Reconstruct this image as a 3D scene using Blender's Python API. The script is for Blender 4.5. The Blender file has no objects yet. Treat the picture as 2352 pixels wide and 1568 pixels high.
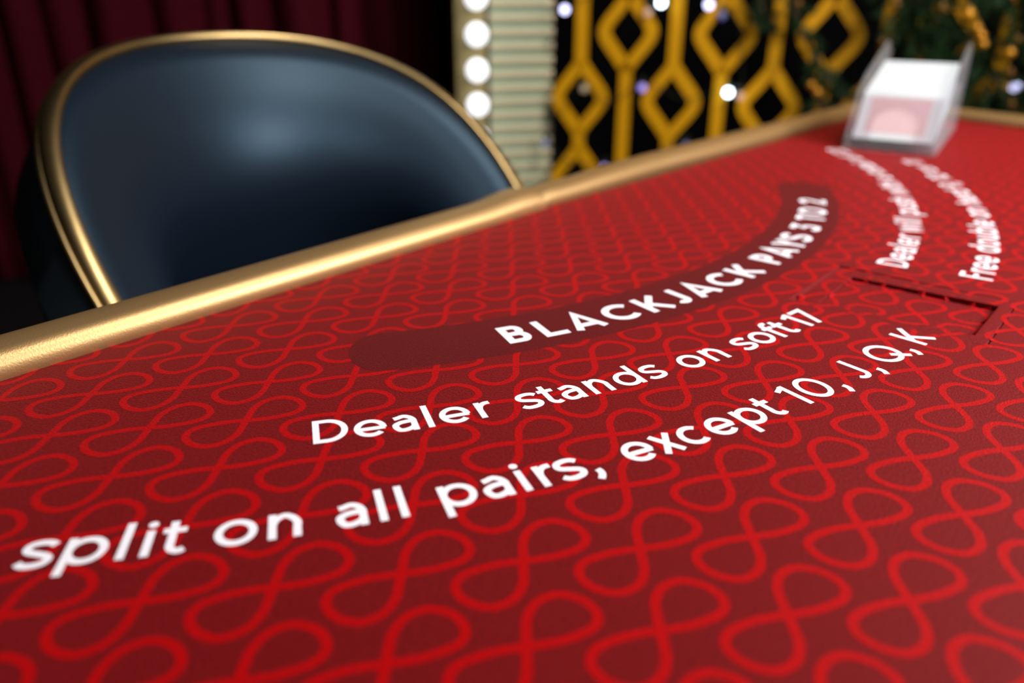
import bpy, bmesh, math, random
from mathutils import Vector, Matrix

# ------------------------------------------------------------------ camera, world, lights, exposure
scene = bpy.context.scene
COL = scene.collection
TOP = 0.76                                   # height of the playing surface

cam_data = bpy.data.cameras.new('camera')
cam_data.sensor_width = 36.0
cam_data.lens = 28.0
cam_data.clip_start = 0.01
cam_data.dof.use_dof = True
cam_data.dof.focus_distance = 0.392
cam_data.dof.aperture_fstop = 4.0
cam = bpy.data.objects.new('camera', cam_data)
cam.location = (0.0, 0.0, TOP+0.18)
cam.rotation_euler = (math.radians(90-24.055), 0, 0)
COL.objects.link(cam)
scene.camera = cam

world = bpy.data.worlds.new('world')
scene.world = world
world.use_nodes = True
world.node_tree.nodes['Background'].inputs[0].default_value = (0.55, 0.62, 0.80, 1)
world.node_tree.nodes['Background'].inputs[1].default_value = 0.015

def area_light(name, loc, target, size, size_y, power, color):
    d = bpy.data.lights.new(name, 'AREA')
    d.shape = 'RECTANGLE'; d.size = size; d.size_y = size_y; d.energy = power; d.color = color
    o = bpy.data.objects.new(name, d)
    o.location = loc
    o.rotation_euler = (Vector(target)-Vector(loc)).to_track_quat('-Z', 'Y').to_euler()
    COL.objects.link(o)
    return o
# studio softbox behind and right of the camera, a lower wash from the right, a spot on the backdrop
area_light('studio_softbox', (0.80, -0.80, TOP+1.12), (0.10, 0.55, TOP), 0.7, 0.7, 12.5, (1.0, 0.97, 0.96))
area_light('side_wash', (1.10, 0.38, TOP+0.64), (0.3, 0.40, TOP), 0.5, 0.5, 22.5, (1.0, 0.95, 0.93))
area_light('backdrop_spot', (0.9, 0.6, 2.7), (0.75, 2.3, TOP), 0.4, 0.4, 38, (1.0, 0.94, 0.88))

scene.view_settings.view_transform = 'Standard'
scene.view_settings.look = 'None'
scene.view_settings.gamma = 1.0
scene.view_settings.use_curve_mapping = False
scene.view_settings.exposure = 0.0
scene.cycles.use_denoising = True
scene.cycles.use_adaptive_sampling = True
scene.cycles.adaptive_threshold = 0.03
scene.cycles.max_bounces = 5
scene.cycles.transparent_max_bounces = 12
scene.cycles.caustics_reflective = False
scene.cycles.caustics_refractive = False

# ------------------------------------------------------------------ materials
def new_mat(name, color, rough=0.5, metal=0.0, spec=0.5, sheen=0.0, sheen_tint=(1, 1, 1), sheen_rough=0.5, coat=0.0, spec_tint=(1, 1, 1),
            emit=None, strength=0.0, noise=None, bump=None):
    m = bpy.data.materials.new(name); m.use_nodes = True
    nt = m.node_tree; b = nt.nodes['Principled BSDF']
    b.inputs['Base Color'].default_value = (*color, 1)
    b.inputs['Roughness'].default_value = rough
    b.inputs['Metallic'].default_value = metal
    b.inputs['Specular IOR Level'].default_value = spec
    b.inputs['Sheen Weight'].default_value = sheen
    b.inputs['Sheen Tint'].default_value = (*sheen_tint, 1)
    b.inputs['Sheen Roughness'].default_value = sheen_rough
    b.inputs['Coat Weight'].default_value = coat
    b.inputs['Coat Roughness'].default_value = 0.35
    b.inputs['Specular Tint'].default_value = (*spec_tint, 1)
    if emit:
        b.inputs['Emission Color'].default_value = (*emit, 1)
        b.inputs['Emission Strength'].default_value = strength
    tc = None
    if noise or bump:
        tc = nt.nodes.new('ShaderNodeTexCoord')
    if noise:                                  # (scale, amount, detail): lighter / darker grain of the same colour
        n = nt.nodes.new('ShaderNodeTexNoise'); n.inputs['Scale'].default_value = noise[0]; n.inputs['Detail'].default_value = noise[2]
        nt.links.new(tc.outputs['Object'], n.inputs['Vector'])
        r = nt.nodes.new('ShaderNodeMapRange'); r.inputs[1].default_value = 0.3; r.inputs[2].default_value = 0.7
        r.inputs[3].default_value = 1-noise[1]; r.inputs[4].default_value = 1+noise[1]
        nt.links.new(n.outputs['Fac'], r.inputs[0])
        mx = nt.nodes.new('ShaderNodeVectorMath'); mx.operation = 'SCALE'
        mx.inputs[0].default_value = color
        nt.links.new(r.outputs[0], mx.inputs['Scale'])
        nt.links.new(mx.outputs[0], b.inputs['Base Color'])
    if bump:                                   # (scale, strength, distance)
        n = nt.nodes.new('ShaderNodeTexNoise'); n.inputs['Scale'].default_value = bump[0]; n.inputs['Detail'].default_value = 2
        nt.links.new(tc.outputs['Object'], n.inputs['Vector'])
        bp = nt.nodes.new('ShaderNodeBump'); bp.inputs['Strength'].default_value = bump[1]; bp.inputs['Distance'].default_value = bump[2]
        nt.links.new(n.outputs['Fac'], bp.inputs['Height'])
        nt.links.new(bp.outputs[0], b.inputs['Normal'])
    return m

FELT_KW = dict(rough=0.60, spec=0.22, spec_tint=(1.0, 0.12, 0.13), sheen=0.22, sheen_tint=(1.0, 0.12, 0.13), sheen_rough=0.45, bump=(1100, 0.6, 0.0008))
M = {}
M['felt'] = new_mat('red_felt', (0.125, 0.0036, 0.0048), noise=(1000, 0.50, 2), **FELT_KW)
M['felt_print'] = new_mat('bright_red_print', (0.355, 0.0, 0.0012), noise=(1000, 0.32, 2), **FELT_KW)
M['banner'] = new_mat('dark_red_print', (0.066, 0.0045, 0.0055), noise=(1000, 0.50, 2), **FELT_KW)
M['white_print'] = new_mat('white_print', (0.86, 0.85, 0.92), rough=0.8, spec=0.25, noise=(1300, 0.05, 3), bump=(1500, 0.3, 0.0004))
M['rail'] = new_mat('gold_vinyl', (0.52, 0.325, 0.135), rough=0.42, metal=0.75, spec=0.6, bump=(900, 0.22, 0.0006))
M['dark_wood'] = new_mat('dark_table_base', (0.012, 0.010, 0.010), rough=0.5)
M['leather'] = new_mat('navy_leather', (0.004, 0.008, 0.016), rough=0.44, spec=0.46, spec_tint=(0.45, 0.74, 1.0), bump=(500, 0.10, 0.0006))
M['shell'] = new_mat('black_shell', (0.006, 0.009, 0.012), rough=0.42, spec=0.5)
M['gold'] = new_mat('gold_metal', (0.38, 0.27, 0.12), rough=0.34, metal=1.0, noise=(14, 0.18, 2))
M['curtain'] = new_mat('burgundy_velvet', (0.060, 0.0022, 0.0075), rough=0.85, spec=0.1, sheen=0.35, sheen_tint=(0.7, 0.05, 0.12), sheen_rough=0.4, noise=(60, 0.15, 3))
M['column'] = new_mat('champagne_paint', (0.32, 0.25, 0.10), rough=0.45, metal=0.15)
M['slat'] = new_mat('champagne_slat', (0.47, 0.41, 0.25), rough=0.45, metal=0.15)
M['mint'] = new_mat('mint_backing', (0.20, 0.52, 0.38), rough=0.5)
M['lattice'] = new_mat('amber_lattice_paint', (0.74, 0.35, 0.0), rough=0.55, spec=0.3)
M['black'] = new_mat('black_wall_paint', (0.004, 0.004, 0.005), rough=0.9, spec=0.1, noise=(4, 0.3, 2))
M['ceiling'] = new_mat('dark_ceiling_paint', (0.015, 0.014, 0.014), rough=0.95, spec=0.1, noise=(3, 0.2, 2))
M['floor'] = new_mat('dark_carpet', (0.012, 0.010, 0.011), rough=0.95, spec=0.1, noise=(80, 0.4, 3))
M['needle'] = new_mat('fir_needles', (0.012, 0.042, 0.008), rough=0.6, spec=0.3, noise=(25, 0.5, 2))
M['twig'] = new_mat('fir_twig', (0.05, 0.03, 0.014), rough=0.8)
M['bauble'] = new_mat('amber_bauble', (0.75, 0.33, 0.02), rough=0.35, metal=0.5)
M['bauble_dark'] = new_mat('dimmed_amber_bauble', (0.16, 0.065, 0.004), rough=0.45, metal=0.3)  # amber baubles that catch little light; the dimness is put into the colour
M['wire'] = new_mat('dark_green_wire', (0.006, 0.014, 0.008), rough=0.6)
M['card'] = new_mat('card_stock', (0.58, 0.62, 0.65), rough=0.5, spec=0.3)
M['card_back'] = new_mat('pink_card_back', (0.60, 0.42, 0.44), rough=0.45, spec=0.4, noise=(300, 0.05, 2))
M['card_motif'] = new_mat('pale_card_motif', (0.86, 0.66, 0.67), rough=0.45, spec=0.4)
M['bulb'] = new_mat('frosted_bulb', (1, 1, 1), rough=0.4, emit=(0.93, 0.96, 1.0), strength=1.6)
def led(name, color, strength):
    M[name] = new_mat(name, (0.2, 0.2, 0.2), rough=0.4, emit=color, strength=strength)
led('led_white', (0.70, 0.85, 1.0), 12)
led('led_lilac', (0.62, 0.62, 1.0), 4.5)
led('led_violet', (0.40, 0.30, 1.0), 1.1)
led('led_warm', (1.0, 0.72, 0.35), 0.3)
led('led_rose', (1.0, 0.50, 0.28), 0.6)
led('led_blue', (0.10, 0.16, 1.0), 0.2)
def acrylic(name, tint, opacity):
    m = bpy.data.materials.new(name); m.use_nodes = True
    nt = m.node_tree; nt.nodes.clear()
    out = nt.nodes.new('ShaderNodeOutputMaterial'); mix = nt.nodes.new('ShaderNodeMixShader'); mix2 = nt.nodes.new('ShaderNodeMixShader')
    tr = nt.nodes.new('ShaderNodeBsdfTransparent'); gl = nt.nodes.new('ShaderNodeBsdfGlossy'); di = nt.nodes.new('ShaderNodeBsdfDiffuse')
    mix.inputs[0].default_value = 0.06
    tr.inputs[0].default_value = (*tint, 1); gl.inputs['Roughness'].default_value = 0.12; di.inputs[0].default_value = (0.75, 0.78, 0.82, 1)
    mix2.inputs[0].default_value = opacity
    nt.links.new(tr.outputs[0], mix2.inputs[1]); nt.links.new(di.outputs[0], mix2.inputs[2])
    nt.links.new(mix2.outputs[0], mix.inputs[1]); nt.links.new(gl.outputs[0], mix.inputs[2])
    nt.links.new(mix.outputs[0], out.inputs[0])
    return m
M['acrylic'] = acrylic('clear_acrylic', (0.96, 0.97, 0.98), 0.10)
M['acrylic_front'] = acrylic('clear_acrylic_front', (0.99, 0.97, 0.98), 0.02)

# ------------------------------------------------------------------ helpers
def link(o, parent=None):
    COL.objects.link(o)
    if parent is not None: o.parent = parent
    return o
def empty(name, loc=(0, 0, 0), rz=0.0):
    o = bpy.data.objects.new(name, None); o.location = loc; o.rotation_euler = (0, 0, rz)
    o.empty_display_size = 0.05
    return link(o)
def tag(o, label=None, cat=None, group=None, kind=None):
    if label: o['label'] = label
    if cat: o['category'] = cat
    if group: o['group'] = group
    if kind: o['kind'] = kind
    return o
def mesh_obj(name, verts, faces, mat, parent=None, smooth=False):
    me = bpy.data.meshes.new(name); me.from_pydata([tuple(v) for v in verts], [], faces); me.update()
    if smooth: me.polygons.foreach_set('use_smooth', [True]*len(me.polygons))
    if mat: me.materials.append(M[mat])
    return link(bpy.data.objects.new(name, me), parent)
def bm_obj(name, bm, mat, parent=None, smooth=False, angle=None):
    bmesh.ops.recalc_face_normals(bm, faces=bm.faces)
    me = bpy.data.meshes.new(name); bm.to_mesh(me); bm.free()
    if smooth: me.polygons.foreach_set('use_smooth', [True]*len(me.polygons))
    if angle is not None: me.set_sharp_from_angle(angle=math.radians(angle))
    me.materials.append(M[mat])
    return link(bpy.data.objects.new(name, me), parent)
def bm_box(bm, lo, hi, bevel=0.0, mat4=None):
    r = bmesh.ops.create_cube(bm, size=1.0)
    vs = r['verts']
    for v in vs:
        v.co = Vector([(lo[i]+hi[i])/2+v.co[i]*(hi[i]-lo[i]) for i in range(3)])
    if bevel > 0:
        es = list({e for v in vs for e in v.link_edges})
        rb = bmesh.ops.bevel(bm, geom=es, offset=bevel, segments=2, affect='EDGES', profile=0.5)
        vs = list({v for f in rb['faces'] for v in f.verts} | {v for v in vs if v.is_valid})
    if mat4 is not None:
        for v in vs: v.co = mat4 @ v.co
    return vs
def box(name, lo, hi, mat, parent=None, bevel=0.0, mat4=None):
    bm = bmesh.new(); bm_box(bm, lo, hi, bevel, mat4)
    return bm_obj(name, bm, mat, parent, smooth=bevel > 0, angle=40 if bevel > 0 else None)
def prism(name, poly, z0, z1, mat, parent=None, bevel=0.0):
    """vertical prism over a 2-D polygon (counter-clockwise)"""
    bm = bmesh.new()
    a = [bm.verts.new((x, y, z0)) for x, y in poly]; b = [bm.verts.new((x, y, z1)) for x, y in poly]
    n = len(poly)
    bm.faces.new(list(reversed(a))); top = bm.faces.new(b)
    for i in range(n): bm.faces.new((a[i], a[(i+1) % n], b[(i+1) % n], b[i]))
    if bevel > 0: bmesh.ops.bevel(bm, geom=list(top.edges), offset=bevel, segments=3, affect='EDGES', profile=0.5)
    return bm_obj(name, bm, mat, parent)
def sweep(name, path, profile, mat, parent=None, closed=False, up=Vector((0, 0, 1)), scale=None, cap=True):
    """sweep a closed profile of (side, up) offsets along a 3-D path; side = left of travel seen from above"""
    P = [Vector(p) for p in path]; n = len(P); k = len(profile)
    verts = []; faces = []
    for i in range(n):
        a = P[(i-1) % n] if (closed or i > 0) else P[i]; b = P[(i+1) % n] if (closed or i < n-1) else P[i]
        t = (b-a).normalized(); side = up.cross(t).normalized(); u = t.cross(side).normalized()
        f = 1.0
        if 0 < i < n-1 or closed:
            t1 = (P[i]-P[(i-1) % n]).normalized(); c = max(0.5, t1.dot(t)); f = 1/c
        sc = scale(i) if scale else 1.0
        for s, h in profile: verts.append(P[i]+side*s*f*sc+u*h*sc)
    m = n if closed else n-1
    for i in range(m):
        for j in range(k):
            a = i*k+j; b = i*k+(j+1) % k; c = ((i+1) % n)*k+(j+1) % k; d = ((i+1) % n)*k+j
            faces.append((a, b, c, d))
    if cap and not closed:
        faces.append(tuple(range(k))); faces.append(tuple((n-1)*k+j for j in reversed(range(k))))
    bm = bmesh.new()
    vs = [bm.verts.new(v) for v in verts]
    for f in faces: bm.faces.new([vs[i] for i in f])
    return bm_obj(name, bm, mat, parent, smooth=True, angle=50)
def ring(r, n=10): return [(r*math.cos(2*math.pi*i/n), r*math.sin(2*math.pi*i/n)) for i in range(n)]
def ball(name, loc, r, mat, parent=None, seg=16, squash=1.0):
    bm = bmesh.new(); bmesh.ops.create_uvsphere(bm, u_segments=seg, v_segments=max(8, seg//2), radius=r)
    for v in bm.verts: v.co.z *= squash
    o = bm_obj(name, bm, mat, parent, smooth=True); o.location = loc
    return o
def copy_tree(o, parent=None):
    c = o.copy(); COL.objects.link(c); c.parent = parent
    for ch in list(o.children): copy_tree(ch, c)
    return c

# ------------------------------------------------------------------ the room
o = mesh_obj('floor', [(-3.2, -2.2, 0), (3.2, -2.2, 0), (3.2, 3.0, 0), (-3.2, 3.0, 0)], [(0, 1, 2, 3)], 'floor'); tag(o, kind='structure')
o = mesh_obj('ceiling', [(-3.2, -2.2, 2.9), (3.2, -2.2, 2.9), (3.2, 3.0, 2.9), (-3.2, 3.0, 2.9)], [(3, 2, 1, 0)], 'ceiling'); tag(o, kind='structure')
o = box('wall_back', (-3.2, 3.0, 0), (3.2, 3.1, 2.9), 'black'); tag(o, kind='structure')
o = box('wall_left', (-3.3, -2.2, 0), (-3.2, 3.1, 2.9), 'black'); tag(o, kind='structure')
o = box('wall_right', (3.2, -2.2, 0), (3.3, 3.1, 2.9), 'black'); tag(o, kind='structure')
o = box('wall_front', (-3.3, -2.3, 0), (3.3, -2.2, 2.9), 'black'); tag(o, kind='structure')

# ------------------------------------------------------------------ blackjack table
# dealer edge: runs along RD through RF (its middle, where the vinyl is joined); RN points away from the felt
RF = Vector((0.0189, 0.6773)); RD = Vector((0.6600, 0.7513)).normalized(); RN = Vector((-RD.y, RD.x))
def rail_pt(s, n): return RF+RD*s+RN*n
CORNER_FAR = Vector((0.5774, 1.2908)); SIDE_DIR = Vector((0.590, -0.808)).normalized()
ARC_C = Vector((-0.234, 0.900)); ARC_R = 1.13
CORNER_NEAR = rail_pt(-(CORNER_FAR-RF).dot(RD), (CORNER_FAR-RF).dot(RN))
axis = -RN
def mirror(p):                                # mirror across the table's axis of symmetry
    d = Vector(p)-RF
    return RF+axis*d.dot(axis)-RD*d.dot(RD)
def side_hit():
    p = CORNER_FAR.copy()
    while (p-ARC_C).length < ARC_R: p += SIDE_DIR*0.004
    return p
HIT = side_hit(); HIT2 = mirror(HIT)
a0 = math.atan2(HIT.y-ARC_C.y, HIT.x-ARC_C.x); a1 = math.atan2(HIT2.y-ARC_C.y, HIT2.x-ARC_C.x)
while a1 > a0: a1 -= 2*math.pi
arc_pts = [ARC_C+ARC_R*Vector((math.cos(a0+(a1-a0)*i/48), math.sin(a0+(a1-a0)*i/48))) for i in range(49)]
def round_corner(p, c, q, r=0.035, n=7):
    a = c+(p-c).normalized()*r; b = c+(q-c).normalized()*r
    return [((1-t)**2*a+2*t*(1-t)*c+t*t*b) for t in [i/n for i in range(n+1)]]
far_corner = round_corner(RF, CORNER_FAR, HIT); near_corner = round_corner(HIT2, CORNER_NEAR, RF)
outline = [rail_pt(0.005, 0.004)]+far_corner+arc_pts+near_corner       # clockwise seen from above, starts at the joint

table = empty('blackjack_table', (ARC_C.x+0.3, ARC_C.y-0.3, 0))
tag(table, 'red felt blackjack table with gold padded rim and white printed rules', 'table')
TI = Matrix.Translation(-Vector(table.location))
def tpart(o, parent=None):
    """children are built in world coordinates; hang them under the table without moving them"""
    o.parent = parent or table
    o.matrix_parent_inverse = TI if parent is None else Matrix.Identity(4)
    return o

# the sunk card panel: frame and plate let into the felt
PA = [Vector(p)*0.18 for p in ((0.977, 2.598), (1.290, 2.967), (1.752, 2.567), (1.446, 2.205))]      # outer: near-left, far-left, far-right, near-right
PI_ = [Vector(p)*0.18 for p in ((1.077, 2.606), (1.291, 2.858), (1.664, 2.538), (1.452, 2.290))]     # inner
def inside(p, quad):
    s = 0
    for i in range(4):
        a, b = quad[i], quad[(i+1) % 4]
        c = (b.x-a.x)*(p.y-a.y)-(b.y-a.y)*(p.x-a.x)
        s += 1 if c < 0 else -1
    return abs(s) == 4
E2 = (PA[3]-PA[0]).normalized(); W2 = (PA[3]-PA[0]).length
E1 = (PA[1]-PA[0]).normalized(); W1 = (PA[1]-PA[0]).length
def frame_z(p):
    t = max(0, min(1, (p-PA[0]).dot(E2)/W2)); u = max(0, min(1, (p-PA[0]).dot(E1)/W1))
    return (1-t)*((1-u)*-0.0026+u*-0.0007)+t*((1-u)*0.0004+u*0.0001)
PLATE_Z = -0.0034
def felt_z(x, y):
    p = Vector((x, y))
    if p.x < 0.15 or p.x > 0.33 or p.y < 0.37 or p.y > 0.56 or not inside(p, PA): return 0.0
    return PLATE_Z if inside(p, PI_) else frame_z(p)

# felt top with the opening, its walls, then the frame and the plate as parts of their own
bm = bmesh.new()
def loop_edges(vs): return [bm.edges.new((vs[i], vs[(i+1) % len(vs)])) for i in range(len(vs))]
grow = 0.0
hole = [bm.verts.new((p.x, p.y, TOP)) for p in (PA[0]-E2*0.0026, PA[1]-E2*0.0014, PA[2], PA[3])]   # the left edge is pressed down as a slope
rim = [bm.verts.new((p.x, p.y, TOP)) for p in [q-(q-ARC_C).normalized()*0.0 for q in outline]]
es = loop_edges(rim)+loop_edges(hole)
bmesh.ops.triangle_fill(bm, edges=es, use_beauty=True)
low = [bm.verts.new((p.x, p.y, TOP-dz)) for p, dz in zip(PA, (0.0032, 0.0016, 0.006, 0.006))]
for i in range(4): bm.faces.new((hole[i], hole[(i+1) % 4], low[(i+1) % 4], low[i]))
lowr = [bm.verts.new((v.co.x, v.co.y, TOP-0.006)) for v in rim]
for i in range(len(rim)): bm.faces.new((rim[i], rim[(i+1) % len(rim)], lowr[(i+1) % len(rim)], lowr[i]))
felt = tpart(bm_obj('felt', bm, 'felt'))
tag(felt, 'dark red felt playing surface with bright red loop print')
for f in felt.data.polygons:
    if abs(f.normal.z) > 0.9 and f.normal.z < 0: f.flip()

def shrink(quad, d):
    c = sum(quad, Vector((0, 0)))/4
    return [q+(c-q).normalized()*d*1.414 for q in quad]
fo = [PA[0]+E2*0.0001, PA[1]+E2*0.0001, PA[2]-E2*0.0008, PA[3]-E2*0.0008]; fi = PI_
bm = bmesh.new()
vo = [bm.verts.new((p.x, p.y, TOP+frame_z(p))) for p in fo]; vi = [bm.verts.new((p.x, p.y, TOP+frame_z(p))) for p in fi]
vob = [bm.verts.new((p.x, p.y, TOP-0.0058)) for p in fo]; vib = [bm.verts.new((p.x, p.y, TOP-0.0058)) for p in fi]
for i in range(4):
    j = (i+1) % 4
    bm.faces.new((vo[i], vo[j], vi[j], vi[i])); bm.faces.new((vob[i], vob[j], vo[j], vo[i])); bm.faces.new((vi[i], vi[j], vib[j], vib[i])); bm.faces.new((vib[i], vib[j], vob[j], vob[i]))
bmesh.ops.recalc_face_normals(bm, faces=bm.faces)
top_edges = [e for e in bm.edges if all(v in vo+vi for v in e.verts) and (all(v in vo for v in e.verts) or all(v in vi for v in e.verts))]
bmesh.ops.bevel(bm, geom=top_edges, offset=0.0009, segments=3, affect='EDGES', profile=0.5)
tpart(bm_obj('insert_frame', bm, 'felt', smooth=True, angle=60))
bm = bmesh.new()
q0 = shrink(PI_, 0.0002)
a = [bm.verts.new((p.x, p.y, TOP-0.0058)) for p in q0]; b = [bm.verts.new((p.x, p.y, TOP+PLATE_Z)) for p in q0]
bm.faces.new(list(reversed(a))); bm.faces.new(b)
for i in range(4): bm.faces.new((a[i], a[(i+1) % 4], b[(i+1) % 4], b[i]))
tpart(bm_obj('insert_plate', bm, 'felt'))

# printed loops: closed figure-of-eight ribbons on a slanted grid
LA = Vector((0.04104, 0.00658)); LB = Vector((0.00048, -0.0388)); LO = Vector((-0.2037, 0.37978))
lobe = [(0.0, 0.030), (0.001, 0.062), (0.014, 0.097), (0.038, 0.118), (0.066, 0.124), (0.104, 0.108), (0.125, 0.074), (0.113, 0.041), (0.068, 0.0165), (0.030, 0.0055)]
eight = [(0, 0)]+lobe+[(0, 0)]+[(-x, -y) for x, y in lobe]
def closed_spline(pts, n):
    m = len(pts); out = []
    for i in range(m):
        p0, p1, p2, p3 = (pts[(i+k-1) % m] for k in range(4))
        for k in range(n):
            t = k/n
            out.append(tuple(.5*(2*p1[c]+(p2[c]-p0[c])*t+(2*p0[c]-5*p1[c]+4*p2[c]-p3[c])*t*t+(3*p1[c]-p0[c]-3*p2[c]+p3[c])*t**3) for c in (0, 1)))
    return out
def order_eight():
    # up one stroke, round the lobe, back along the other stroke, then the mirrored lobe the other way round
    back = [(-x, -y) for x, y in reversed(lobe)]
    return [(0, 0)]+lobe+[(0, 0)]+back
def ribbon2d(pts, w, closed=False):
    n = len(pts); L = []; R_ = []
    def seg(i, j):
        t = Vector((pts[j][0]-pts[i][0], pts[j][1]-pts[i][1]))
        return t.normalized() if t.length > 1e-9 else None
    for i in range(n):
        t1 = seg((i-1) % n, i) if (closed or i > 0) else None
        t2 = seg(i, (i+1) % n) if (closed or i < n-1) else None
        t1 = t1 or t2 or Vector((1, 0)); t2 = t2 or t1
        t = t1+t2
        t = t.normalized() if t.length > 1e-6 else t1
        f = 1/max(0.5, t1.dot(t)); nn = Vector((-t.y, t.x))*(w/2*f)
        L.append((pts[i][0]+nn.x, pts[i][1]+nn.y)); R_.append((pts[i][0]-nn.x, pts[i][1]-nn.y))
    return L, R_
def poly_inside(p, poly):
    c = False; j = len(poly)-1
    for i in range(len(poly)):
        a, b = poly[i], poly[j]
        if (a.y > p.y) != (b.y > p.y) and p.x < (b.x-a.x)*(p.y-a.y)/(b.y-a.y)+a.x: c = not c
        j = i
    return c
def clean(pts):
    out = []
    for p in pts:
        if not out or (abs(p[0]-out[-1][0])+abs(p[1]-out[-1][1])) > 1e-7: out.append(p)
    return out
path8 = closed_spline(order_eight(), 4)
L8, R8 = ribbon2d(path8, 0.0186, True)
n8 = len(path8)
verts = []; faces = []
for i in range(-45, 60):
    for j in range(-45, 40):
        c = LO+LA*i+LB*j
        if (c-RF).dot(RN) > 0.03 or (c-ARC_C).length > ARC_R+0.03 or c.y < -0.32: continue
        base = len(verts); ok = []
        for k in range(n8):
            dz = 0.00003+((i*3+j*5) % 7)*0.000002+(0.000016 if n8//4 < k < 3*n8//4 else 0.0)
            l = (c.x+L8[k][0]*0.18, c.y+L8[k][1]*0.18); r = (c.x+R8[k][0]*0.18, c.y+R8[k][1]*0.18)
            verts.append((l[0], l[1], TOP+dz+felt_z(*l))); verts.append((r[0], r[1], TOP+dz+felt_z(*r)))
            ok.append(poly_inside(Vector(((l[0]+r[0])/2, (l[1]+r[1])/2)), outline))
        for k in range(n8):
            k2 = (k+1) % n8
            if ok[k] and ok[k2]: faces.append((base+2*k, base+2*k+1, base+2*k2+1, base+2*k2))
pat = tpart(mesh_obj('printed_loops', verts, faces, 'felt_print'), felt); pat['kind'] = 'stuff'
tag(pat, 'bright red figure of eight loops printed on the felt')
def face_up(o):
    me = o.data
    bmx = bmesh.new(); bmx.from_mesh(me)
    for f in bmx.faces:
        f.normal_update()
        if f.normal.z < 0: f.normal_flip()
    bmx.to_mesh(me); bmx.free()
face_up(pat)

# dark banner behind the main line
BC = Vector((-0.188, 0.856)); BRI, BRO = 0.4556, 0.5051
bm_a0, bm_a1 = -77.9, -7.4
rm = (BRI+BRO)/2; rh = (BRO-BRI)/2
cap = math.degrees(rh/rm)*0.85
bpts = []
for i in range(61):
    a = math.radians(bm_a0+cap+(bm_a1-bm_a0-2*cap)*i/60); bpts.append((a, BRO))
for i in range(1, 14):
    f = math.pi/2-math.pi*i/14; bpts.append((math.radians(bm_a1-cap)+math.radians(cap)*max(0, math.cos(f))**0.8, rm+rh*math.sin(f)))
for i in range(61):
    a = math.radians(bm_a1-cap-(bm_a1-bm_a0-2*cap)*i/60); bpts.append((a, BRI))
for i in range(1, 14):
    f = -math.pi/2-math.pi*i/14; bpts.append((math.radians(bm_a0+cap)-math.radians(cap)*abs(math.cos(f))**0.8, rm+rh*math.sin(f)))
bm = bmesh.new()
bv = [bm.verts.new((BC.x+r*math.cos(a), BC.y+r*math.sin(a), TOP+0.00006)) for a, r in bpts]
be = [bm.edges.new((bv[i], bv[(i+1) % len(bv)])) for i in range(len(bv))]
bmesh.ops.triangle_fill(bm, edges=be, use_beauty=True)
ban = tpart(bm_obj('printed_banner', bm, 'banner'), felt); face_up(ban)
tag(ban, 'dark red curved banner printed behind the main line')

# ---- monoline lettering: every glyph is a list of centre-line strokes, cap height = 1 ----
def arc(cx, cy, rx, ry, a0, a1, n=18):
    return [(cx + rx*math.cos(math.radians(a0+(a1-a0)*i/n)), cy + ry*math.sin(math.radians(a0+(a1-a0)*i/n))) for i in range(n+1)]
def spline(pts, n=7):
    out = []
    for i in range(len(pts)-1):
        p0 = pts[max(i-1, 0)]; p1 = pts[i]; p2 = pts[i+1]; p3 = pts[min(i+2, len(pts)-1)]
        for k in range(n):
            t = k/n
            out.append(tuple(.5*(2*p1[c]+(p2[c]-p0[c])*t+(2*p0[c]-5*p1[c]+4*p2[c]-p3[c])*t*t+(3*p1[c]-p0[c]-3*p2[c]+p3[c])*t**3) for c in (0, 1)))
    return out+[tuple(pts[-1])]
def ess(w, h, hw):
    # S / s skeleton in a w x h box of centre lines with bottom at hw
    b, t = hw, h-hw; m = (b+t)/2; q = (t-b)/4
    return spline([(w, t-q*.55), (w*.80, t-q*.10), (w*.48, t), (w*.16, t-q*.32), (w*.06, t-q), (w*.18, m+q*.42), (w*.52, m), (w*.86, m-q*.42), (w*.98, b+q), (w*.86, b+q*.32), (w*.52, b), (w*.20, b+q*.10), (0, b+q*.62)])
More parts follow.
